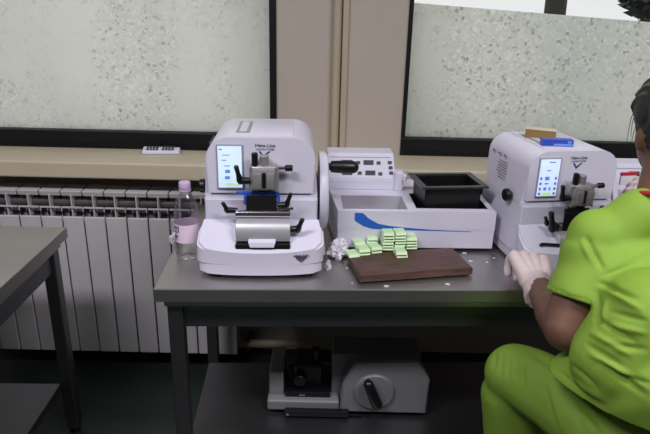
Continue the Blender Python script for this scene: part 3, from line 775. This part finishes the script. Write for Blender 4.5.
bm = BM(); box(bm, xb0+.056, xb1+.03, -.022, .0, .008, .027, .004); k_ = link('clamp_lever', bm, M['black'], old)
bm = BM(); cyl(bm, (xb0+.066, -.022, .0175), (xb0+.066, -.0245, .0175), .004, 12); link('screw', bm, M['chrome'], k_, True, 40)
for x in (xb0+.03, xb1-.02, xr-.05):
    for y in (.04, .18):
        bm = BM(); cyl(bm, (x, y, 0), (x, y, .013), .014, 14); link('foot', bm, M['black'], old, True, 40)

# ------------------------------------------------------------------ seated person
person = empty('person', (.80, 1.06, 0), 0, 'person seen from behind in lime green scrubs and white gloves, seated at the table', 'person')
PO = Vector(person.location)
def L(v): return Vector(v)-PO
def W(px, py, w): return PD(px, py, w)-PO
sh_l = L(W(597, 236, 1.27)+PO); el_l = W(567, 328, 1.27); wr_l = L(PZ(537, 284, .800))
hip_l = W(668, 452, 1.22); knee_l = W(514, 373, 1.50)
neck = W(664, 193, 1.25); head = W(677, 130, 1.26)
pelvis = W(722, 455, 1.16); chest = W(684, 270, 1.24); waist = W(705, 370, 1.19)
sx = Vector((1, .12, 0)).normalized()
sh_r = neck+(neck-sh_l)*1.0; sh_r.z = sh_l.z; sh_r.y = sh_l.y+.04
el_r = sh_r+Vector((.06, .10, -.22)); wr_r = L((.935, 1.56, .972))
hip_r = hip_l+Vector((.20, .02, 0)); knee_r = hip_r+Vector((.06, .42, .0)); 
ank_l = Vector((knee_l.x+.07, knee_l.y+.0, .10)); ank_r = Vector((knee_r.x+.03, knee_r.y+.0, .10))
# body surface
bm = BM()
ell(bm, head, (.073, .096, .112)); ell(bm, head+Vector((.0, .032, -.045)), (.052, .066, .066))
cap(bm, neck+Vector((.0, -.01, -.04)), .062, head+Vector((0, -.01, -.05)), .054)
ell(bm, head+Vector((.002, .104, -.022)), (.012, .014, .014)); cap(bm, head+Vector((.002, .092, .005)), .007, head+Vector((.002, .108, -.022)), .010)  # nose
cap(bm, head+Vector((-.016, .09, -.058)), .007, head+Vector((.018, .09, -.058)), .007)          # mouth
for s in (-1, 1): ell(bm, head+Vector((s*.078, -.006, -.020)), (.008, .015, .026), 14)           # ears
smid = (sh_l+sh_r)/2; cap(bm, smid+Vector((0, 0, -.05)), .06, pelvis+Vector((0, 0, .04)), .09)
cap(bm, smid+Vector((0, -.0, -.03)), .05, neck+Vector((0, -.01, -.04)), .052)
cap(bm, sh_l, .045, sh_r, .045)
for s, e_, w_ in ((sh_l, el_l, wr_l), (sh_r, el_r, wr_r)):
    cap(bm, s, .054, e_, .050); cap(bm, e_, .051, e_.lerp(w_, .35), .047); cap(bm, e_.lerp(w_, .35), .047, w_, .029)
for h, k, a in ((hip_l, knee_l, ank_l), (hip_r, knee_r, ank_r)):
    cap(bm, h, .075, k, .05); cap(bm, k, .05, a, .035); cap(bm, a, .035, a+Vector((0, .12, -.05)), .03)
body = remesh('body', bm, M['skin'], person, .006, 5)
for s in (-1, 1):
    bm = BM(); ell(bm, head+Vector((s*.030+.002, .086, .008)), (.011, .009, .009), 12); eye_ = link('eye', bm, M['white'], person, True)
    bm = BM(); ell(bm, head+Vector((s*.030+.002, .093, .008)), (.005, .003, .005), 12); link('iris', bm, M['hair'], eye_, True)
# hair: pulled back with a few loose strands
bm = BM()
ell(bm, head+Vector((.002, .004, .032)), (.090, .108, .100), 28)
ell(bm, head+Vector((.010, -.03, .0)), (.084, .085, .09), 28)
ell(bm, head+Vector((.0, -.09, .03)), (.045, .045, .045), 20)
ell(bm, head+Vector((.012, -.055, -.045)), (.066, .052, .055), 20)
def hd(p, nn): return .0022*math.sin(p.x*420+p.z*60)+.0015*math.sin(p.x*900)
hair = remesh('hair', bm, M['hair'], person, .005, 3, hd)
bm = BM(); bm.from_mesh(hair.data)
bmesh.ops.bisect_plane(bm, geom=bm.verts[:]+bm.edges[:]+bm.faces[:], plane_co=head+Vector((0, .055, .048)), plane_no=Vector((0, 1, -.8)).normalized(), clear_outer=True)
bm.to_mesh(hair.data); bm.free()
bm = BM(); rnd = random.Random(8)
for k in range(3):
    s = head+Vector((-.064+rnd.uniform(-.004, .006), .035+rnd.uniform(-.02, .02), .045+rnd.uniform(-.015, .02)))
    tube(bm, [s, s+Vector((-.004-rnd.random()*.003, .004, -.02)), s+Vector((-.006-rnd.random()*.004, .004, -.042)), s+Vector((-.006-rnd.random()*.005, .0, -.055-rnd.random()*.02))], [.0009, .0009, .0007, .0004], 5)
link('hair_strands', bm, M['hair'], person, True)

# scrub top
arm_d = (el_l-sh_l).normalized()
def ring_loft(bm, rings, n=36):
    rr = []
    for c, ax, ay, u, v in rings:
        rr.append([bm.verts.new(c+u*(ax*math.copysign(abs(math.cos(2*PI*k/n))**.85, math.cos(2*PI*k/n)))+v*(ay*math.copysign(abs(math.sin(2*PI*k/n))**.85, math.sin(2*PI*k/n)))) for k in range(n)])
    for a, d in zip(rr, rr[1:]):
        for k in range(n): bm.faces.new((a[k], a[(k+1) % n], d[(k+1) % n], d[k]))
    bm.faces.new(rr[0][::-1]); bm.faces.new(rr[-1])
u = (sh_r-sh_l).normalized(); v = Vector((-u.y, u.x, 0)).normalized()
shc = (sh_l+sh_r)/2
bm = BM()
def at_t(t_): return pelvis.lerp(shc, t_)
rings = [(pelvis+Vector((0, 0, -.03)), .205, .145), (at_t(.12), .212, .150), (at_t(.28), .200, .142), (at_t(.45), .184, .130), (at_t(.62), .186, .128), (at_t(.80), .192, .122), (at_t(.93), .188, .105), (at_t(1.03), .165, .085)]
ring_loft(bm, [(c_, a, b_, u, v) for c_, a, b_ in rings])
# shoulders sloping up to the neck
cap(bm, sh_l+Vector((.018, 0, -.008)), .058, neck+Vector((-.045, -.012, -.045)), .060)
cap(bm, sh_r+Vector((-.01, 0, -.005)), .058, neck+Vector((.045, -.012, -.045)), .060)
cap(bm, neck+Vector((-.03, -.012, -.05)), .064, neck+Vector((.03, -.012, -.05)), .064)
cap(bm, sh_l.lerp(shc, .35)+Vector((0, -.045, -.08)), .065, shc+Vector((0, -.05, -.08)), .068)
cap(bm, W(668, 385, 1.15), .135, W(592, 396, 1.29), .110)
cap(bm, W(690, 420, 1.15), .15, W(625, 425, 1.24), .12)
cap(bm, W(655, 330, 1.15), .12, W(625, 360, 1.18), .105)
cap(bm, sh_l.lerp(chest, .4)+Vector((0, 0, -.03)), .075, waist+Vector((-.06, 0, 0)), .10)
cap(bm, chest+Vector((.06, .01, .0)), .12, waist+Vector((.05, .0, 0)), .135)
cap(bm, waist+Vector((.05, 0, 0)), .135, pelvis+Vector((.02, -.0, .02)), .15)
cap(bm, sh_r.lerp(chest, .4)+Vector((0, 0, -.03)), .075, waist+Vector((.12, .03, 0)), .10)
cap(bm, smid+Vector((0, -.04, -.05)), .075, chest+Vector((.05, .0, 0)), .115)
# sleeves with open ends
for s, e_ in ((sh_l, el_l), (sh_r, el_r)):
    d_ = (e_-s).normalized()
    end = s.lerp(e_, .70)
    so = Vector((.012, 0, 0)) if s is sh_l else Vector((0, 0, 0))
    tube(bm, [s-d_*.03, s+d_*.03, s.lerp(e_, .35)+so, end-d_*.004+so, end+so], [.030, .064, .069, .076, .076], 28)
    ell(bm, s, (.062, .062, .060), 20)
armpit = sh_l+Vector((.055, -.02, -.10))
def pxy(p):
    v_ = p+PO-CAM; w_ = v_.dot(Fv); return Vector((v_.dot(Rv), -v_.dot(Uv)))*(FPX/w_)+Vector((325, 217))
def fold(q, a, b_, amp, wid):
    ab = b_-a; t_ = max(0, min(1, (q-a).dot(ab)/ab.length_squared)); d = (q-(a+ab*t_)).length
    if d > wid*2.6: return 0
    return amp*math.exp(-(d/wid)**2)*math.sin(PI*min(1, .12+t_*.88))
bk = Vector((0, -.12, 0))
folds = []
def addf(px0, py0, px1, py1, amp, wid): folds.append((Vector((px0, py0)), Vector((px1, py1)), amp, wid))
# creases read off the cloth: dark valleys (negative) and ridges (positive)
for a in ((600, 283, 640, 300, -.012, .010), (603, 276, 642, 262, -.010, .010), (598, 292, 596, 330, -.010, .009), (602, 268, 585, 235, -.012, .010), (612, 312, 650, 322, -.009, .009), (595, 318, 640, 345, -.010, .009),
          (588, 345, 625, 368, -.010, .009), (610, 345, 650, 350, -.008, .009), (600, 362, 650, 398, -.012, .010), (572, 365, 600, 392, -.008, .008), (560, 372, 590, 398, -.006, .007), (620, 375, 655, 385, -.008, .008),
          (606, 290, 645, 311, .010, .011), (608, 325, 650, 334, .010, .011), (592, 333, 635, 357, .010, .011), (592, 355, 640, 382, .010, .011), (570, 380, 610, 405, .007, .010), (606, 300, 602, 325, .007, .009), (616, 262, 650, 250, .005, .012), (592, 262, 580, 238, .006, .010)):
    addf(a[0], a[1], a[2], a[3], a[4]*.72, a[5]*270)
def sd(p, nn):
    s = 0
    if nn.dot(p+PO-CAM) < 0:
        q = pxy(p)
        for f_ in folds: s += fold(q, *f_)
    s += .0025*noise.noise(p*14)+.004*noise.noise(p*6)
    return max(-.014, min(.014, s))
shirt = remesh('scrub_top', bm, M['shirt'], person, .0045, 30, sd)
A_ = W(544, 377, 1.26); B_ = W(650, 430, 1.08); C_ = A_+Vector((.10, .30, -.02))
pn = (B_-A_).cross(C_-A_).normalized()
if pn.z > 0: pn = -pn
bm = BM(); bm.from_mesh(shirt.data)
bmesh.ops.bisect_plane(bm, geom=bm.verts[:]+bm.edges[:]+bm.faces[:], plane_co=A_, plane_no=pn, clear_outer=True)
rim_e = [e for e in bm.edges if e.is_boundary]
r_ = bmesh.ops.extrude_edge_only(bm, edges=rim_e)
for v_ in [g for g in r_['geom'] if isinstance(g, bmesh.types.BMVert)]:
    c_ = waist+Vector((0, .02, 0)); d3 = (v_.co-c_); v_.co -= (d3-pn*d3.dot(pn)).normalized()*.012
bm.to_mesh(shirt.data); bm.free()
for p_ in shirt.data.polygons: p_.use_smooth = True
for s, e_ in ((sh_l, el_l), (sh_r, el_r)):
    d_ = (e_-s).normalized(); end = s.lerp(e_, .70)+(Vector((.012, 0, 0)) if s is sh_l else Vector((0, 0, 0)))
    bm = BM(); tube(bm, [end-d_*.010, end-d_*.0095, end+d_*.002, end+d_*.0025], [.069, .0735, .0735, .069], 28, cap=False); hem = link('sleeve_hem', bm, M['shirt'], person, True)
# collar
bm = BM(); nd = (head-neck).normalized(); cx_, cy_ = frame_of(Vector((0, .35, 1)))
pts = []
for k in range(33):
    a = 2*PI*k/32; pts.append(neck+Vector((0, -.010, -.0))+cx_*.063*math.cos(a)+cy_*.059*math.sin(a))
tube(bm, pts, .0065, 10, cap=False); link('collar', bm, M['red'], person, True)['label'] = 'red collar band'
# lower hem of the top over the lap
# trousers
bm = BM()
cap(bm, pelvis+Vector((-.05, 0, -.03)), .145, hip_l+Vector((.02, -.03, 0)), .125); cap(bm, pelvis+Vector((.05, 0, -.03)), .145, hip_r, .12); 
for h, k, a in ((hip_l, knee_l, ank_l), (hip_r, knee_r, ank_r)):
    cap(bm, h+Vector((0, -.03, .0)), .118, h.lerp(k, .55), .098); cap(bm, h.lerp(k, .55), .098, k, .076)
    tube(bm, [k+Vector((0, 0, .03)), k+Vector((0, .01, -.06)), k.lerp(a, .5)+Vector((0, .01, 0)), a+Vector((0, 0, .02)), a+Vector((0, 0, -.03))], [.04, .074, .078, .085, .088], 24)
tf_ = []
for a in ((496, 352, 492, 372), (502, 354, 499, 378), (509, 357, 507, 382), (516, 360, 515, 384), (522, 364, 522, 386), (548, 388, 560, 434), (575, 405, 600, 434), (530, 352, 560, 372)):
    tf_.append((Vector(a[:2]), Vector(a[2:]), -.005, 2.6))
tf_ += [(Vector((550, 384)), Vector((562, 432)), .007, 4), (Vector((584, 400)), Vector((612, 440)), .007, 4), (Vector((568, 392)), Vector((584, 434)), -.009, 5)]
def td(p, nn):
    q = pxy(p); s = sum(fold(q, *f_) for f_ in tf_) if nn.dot(p+PO-CAM) < 0 else 0
    return max(-.012, min(.012, s+.004*noise.noise(p*9)))
remesh('trousers', bm, M['trouser'], person, .007, 16, td)
for a in (ank_l, ank_r):
    bm = BM(); f0 = Vector((a.x, a.y-.02, .04)); cap(bm, f0, .042, f0+Vector((0, .17, -.004)), .038); box(bm, a.x-.042, a.x+.042, a.y-.06, a.y+.19, 0, .02, .008)
    remesh('shoe', bm, M['shoe'], person, .008, 3)

# gloves: palm, four fingers, thumb, cuff
def glove(name, wr, fwd, up, side_thumb, curl, sz=1., spread=.0):
    fwd = fwd.normalized(); side = fwd.cross(up).normalized(); up = side.cross(fwd).normalized()
    bm = BM()
    def G(x, y, z): return wr+side*x*sz+fwd*y*sz+up*z*sz
    # palm
    for k in range(4):
        x = (-.030+.020*k)
        cap(bm, G(x*.55, .004, .0), .0185*sz, G(x, .085-.004*abs(k-1.4), .004), .0135*sz)
    t_ = side_thumb
    cap(bm, G(t_*.018, .02, -.004), .017*sz, G(t_*.036, .052, -.012), .013*sz)
    cap(bm, G(t_*.036, .052, -.012), .0125*sz, G(t_*.050, .078, -.020), .011*sz); cap(bm, G(t_*.050, .078, -.020), .0108*sz, G(t_*.050, .103, -.028), .009*sz)
    lens = (.062, .074, .078, .070)
    if t_ > 0: order = (0, 1, 2, 3)
    else: order = (3, 2, 1, 0)
    for k in range(4):
        ln = lens[order[k]]*sz; x = -.030+.020*k
        p0 = G(x, .085-.004*abs(k-1.4), .004); a = curl[0]
        dirs = []
        for j, q in enumerate(curl):
            a_ = sum(curl[:j+1]); dirs.append((fwd*math.cos(a_)-up*math.sin(a_)+side*(x*spread)).normalized())
        r_ = .0098*sz
        for d_, fr in zip(dirs, (.45, .30, .25)):
            p1 = p0+d_*ln*fr; cap(bm, p0, r_, p1, r_*.93, 12); p0 = p1; r_ *= .93
    # cuff
    tube(bm, [G(0, .012, 0), G(0, -.010, 0), G(0, -.034, 0), G(0, -.040, 0)], [.026*sz, .029*sz, .0315*sz, .0325*sz], 24)
    def gd(p, nn): return .0012*noise.noise(p*70)+.0008*math.sin((p-wr).dot(fwd)*500)*(1 if (p-wr).dot(fwd) < .02 else 0)
    return remesh(name, bm, M['glove'], person, .0026, 3, gd)
g1 = L(PZ(515, 252, .79))
glove('glove', wr_l, Vector((g1.x-wr_l.x, g1.y-wr_l.y, .050)), Vector((0.1, -.25, 1)), 1, (R(48), R(62), R(45)), 1.25, .6)
tgt = L(PD(628, 178, 1.74)); gr = glove('glove', wr_r, tgt-wr_r, Vector((-.2, -.75, .6)), -1, (R(18), R(35), R(40)), 1.0, 3)
person['label'] = 'person seen from behind in lime green scrubs and white gloves, seated at the table'

# packet held in the right hand
p = PD(627, 178, 1.765)
e = empty('slide_packet', p, R(12), 'small red and white packet held in the gloved right hand', 'packet')
bm = BM(); box(bm, -.022, .028, -.004, .004, -.020, .008, .001); link('packet', bm, M['tissue'], e)
bm = BM(); box(bm, -.0222, .0282, -.0045, .0045, .0082, .017, .001); link('red_band', bm, M['red'], e)

# stool under the person
sp = PO+Vector((pelvis.x-.0, pelvis.y-.02, 0)); zs = .44
zseat = (PO+pelvis).z-.165
st = empty('stool', (sp.x, sp.y, 0), 0, 'round black vinyl stool under the seated person', 'stool')
bm = BM(); cyl(bm, (0, 0, zseat-.07), (0, 0, zseat), .17, 36, .02); link('seat', bm, M['seatv'], st, True, 40)
bm = BM(); cyl(bm, (0, 0, .08), (0, 0, zseat-.07), .022, 20); link('column', bm, M['chrome'], st, True, 40)
for k in range(5):
    a = 2*PI*k/5; d_ = Vector((math.cos(a), math.sin(a), 0))
    bm = BM(); tube(bm, [Vector((0, 0, .10)), d_*.24+Vector((0, 0, .065))], [.02, .014], 12); l = link('leg', bm, M['chrome'], st, True, 40)
    bm = BM(); s_ = Vector((-d_.y, d_.x, 0)); cyl(bm, d_*.24+Vector((0, 0, .027))-s_*.012, d_*.24+Vector((0, 0, .027))+s_*.012, .027, 20, .003); link('caster', bm, M['black'], l, True, 40)

# ------------------------------------------------------------------ light
w = bpy.data.worlds.new('sky'); sc.world = w; w.use_nodes = True
nt = w.node_tree; bg = nt.nodes['Background']
bg.inputs['Color'].default_value = (.97, .985, 1.0, 1); bg.inputs['Strength'].default_value = .95
def area(name, loc, rot, sx_, sy_, power, colr):
    d = bpy.data.lights.new(name, 'AREA'); d.shape = 'RECTANGLE'; d.size = sx_; d.size_y = sy_; d.energy = power; d.color = colr
    o = bpy.data.objects.new(name, d); col.objects.link(o); o.location = loc; o.rotation_euler = rot; return o
for x, y in ((-1.1, .25), (1.1, .25)):
    area('ceiling_lamp', (x, y, H-.07), (0, 0, 0), 1.2, .3, 48, (.98, .95, 1.0))
    e = empty('ceiling_light', (x, y, H), 0, 'white rectangular ceiling light', 'ceiling light', 'ceiling lights')
    bm = BM(); wall4(bm, -.62, -.17, .62, .17, -.06, 0, .01); box(bm, -.61, .61, -.16, .16, -.012, 0); link('housing', bm, M['white'], e)

sc.view_settings.view_transform = 'Standard'; sc.view_settings.look = 'None'; sc.view_settings.gamma = 1; sc.view_settings.use_curve_mapping = False
sc.view_settings.exposure = 0.0
sc.cycles.max_bounces = 8; sc.cycles.transparent_max_bounces = 12; sc.cycles.use_denoising = True
sc.cycles.sample_clamp_indirect = 4
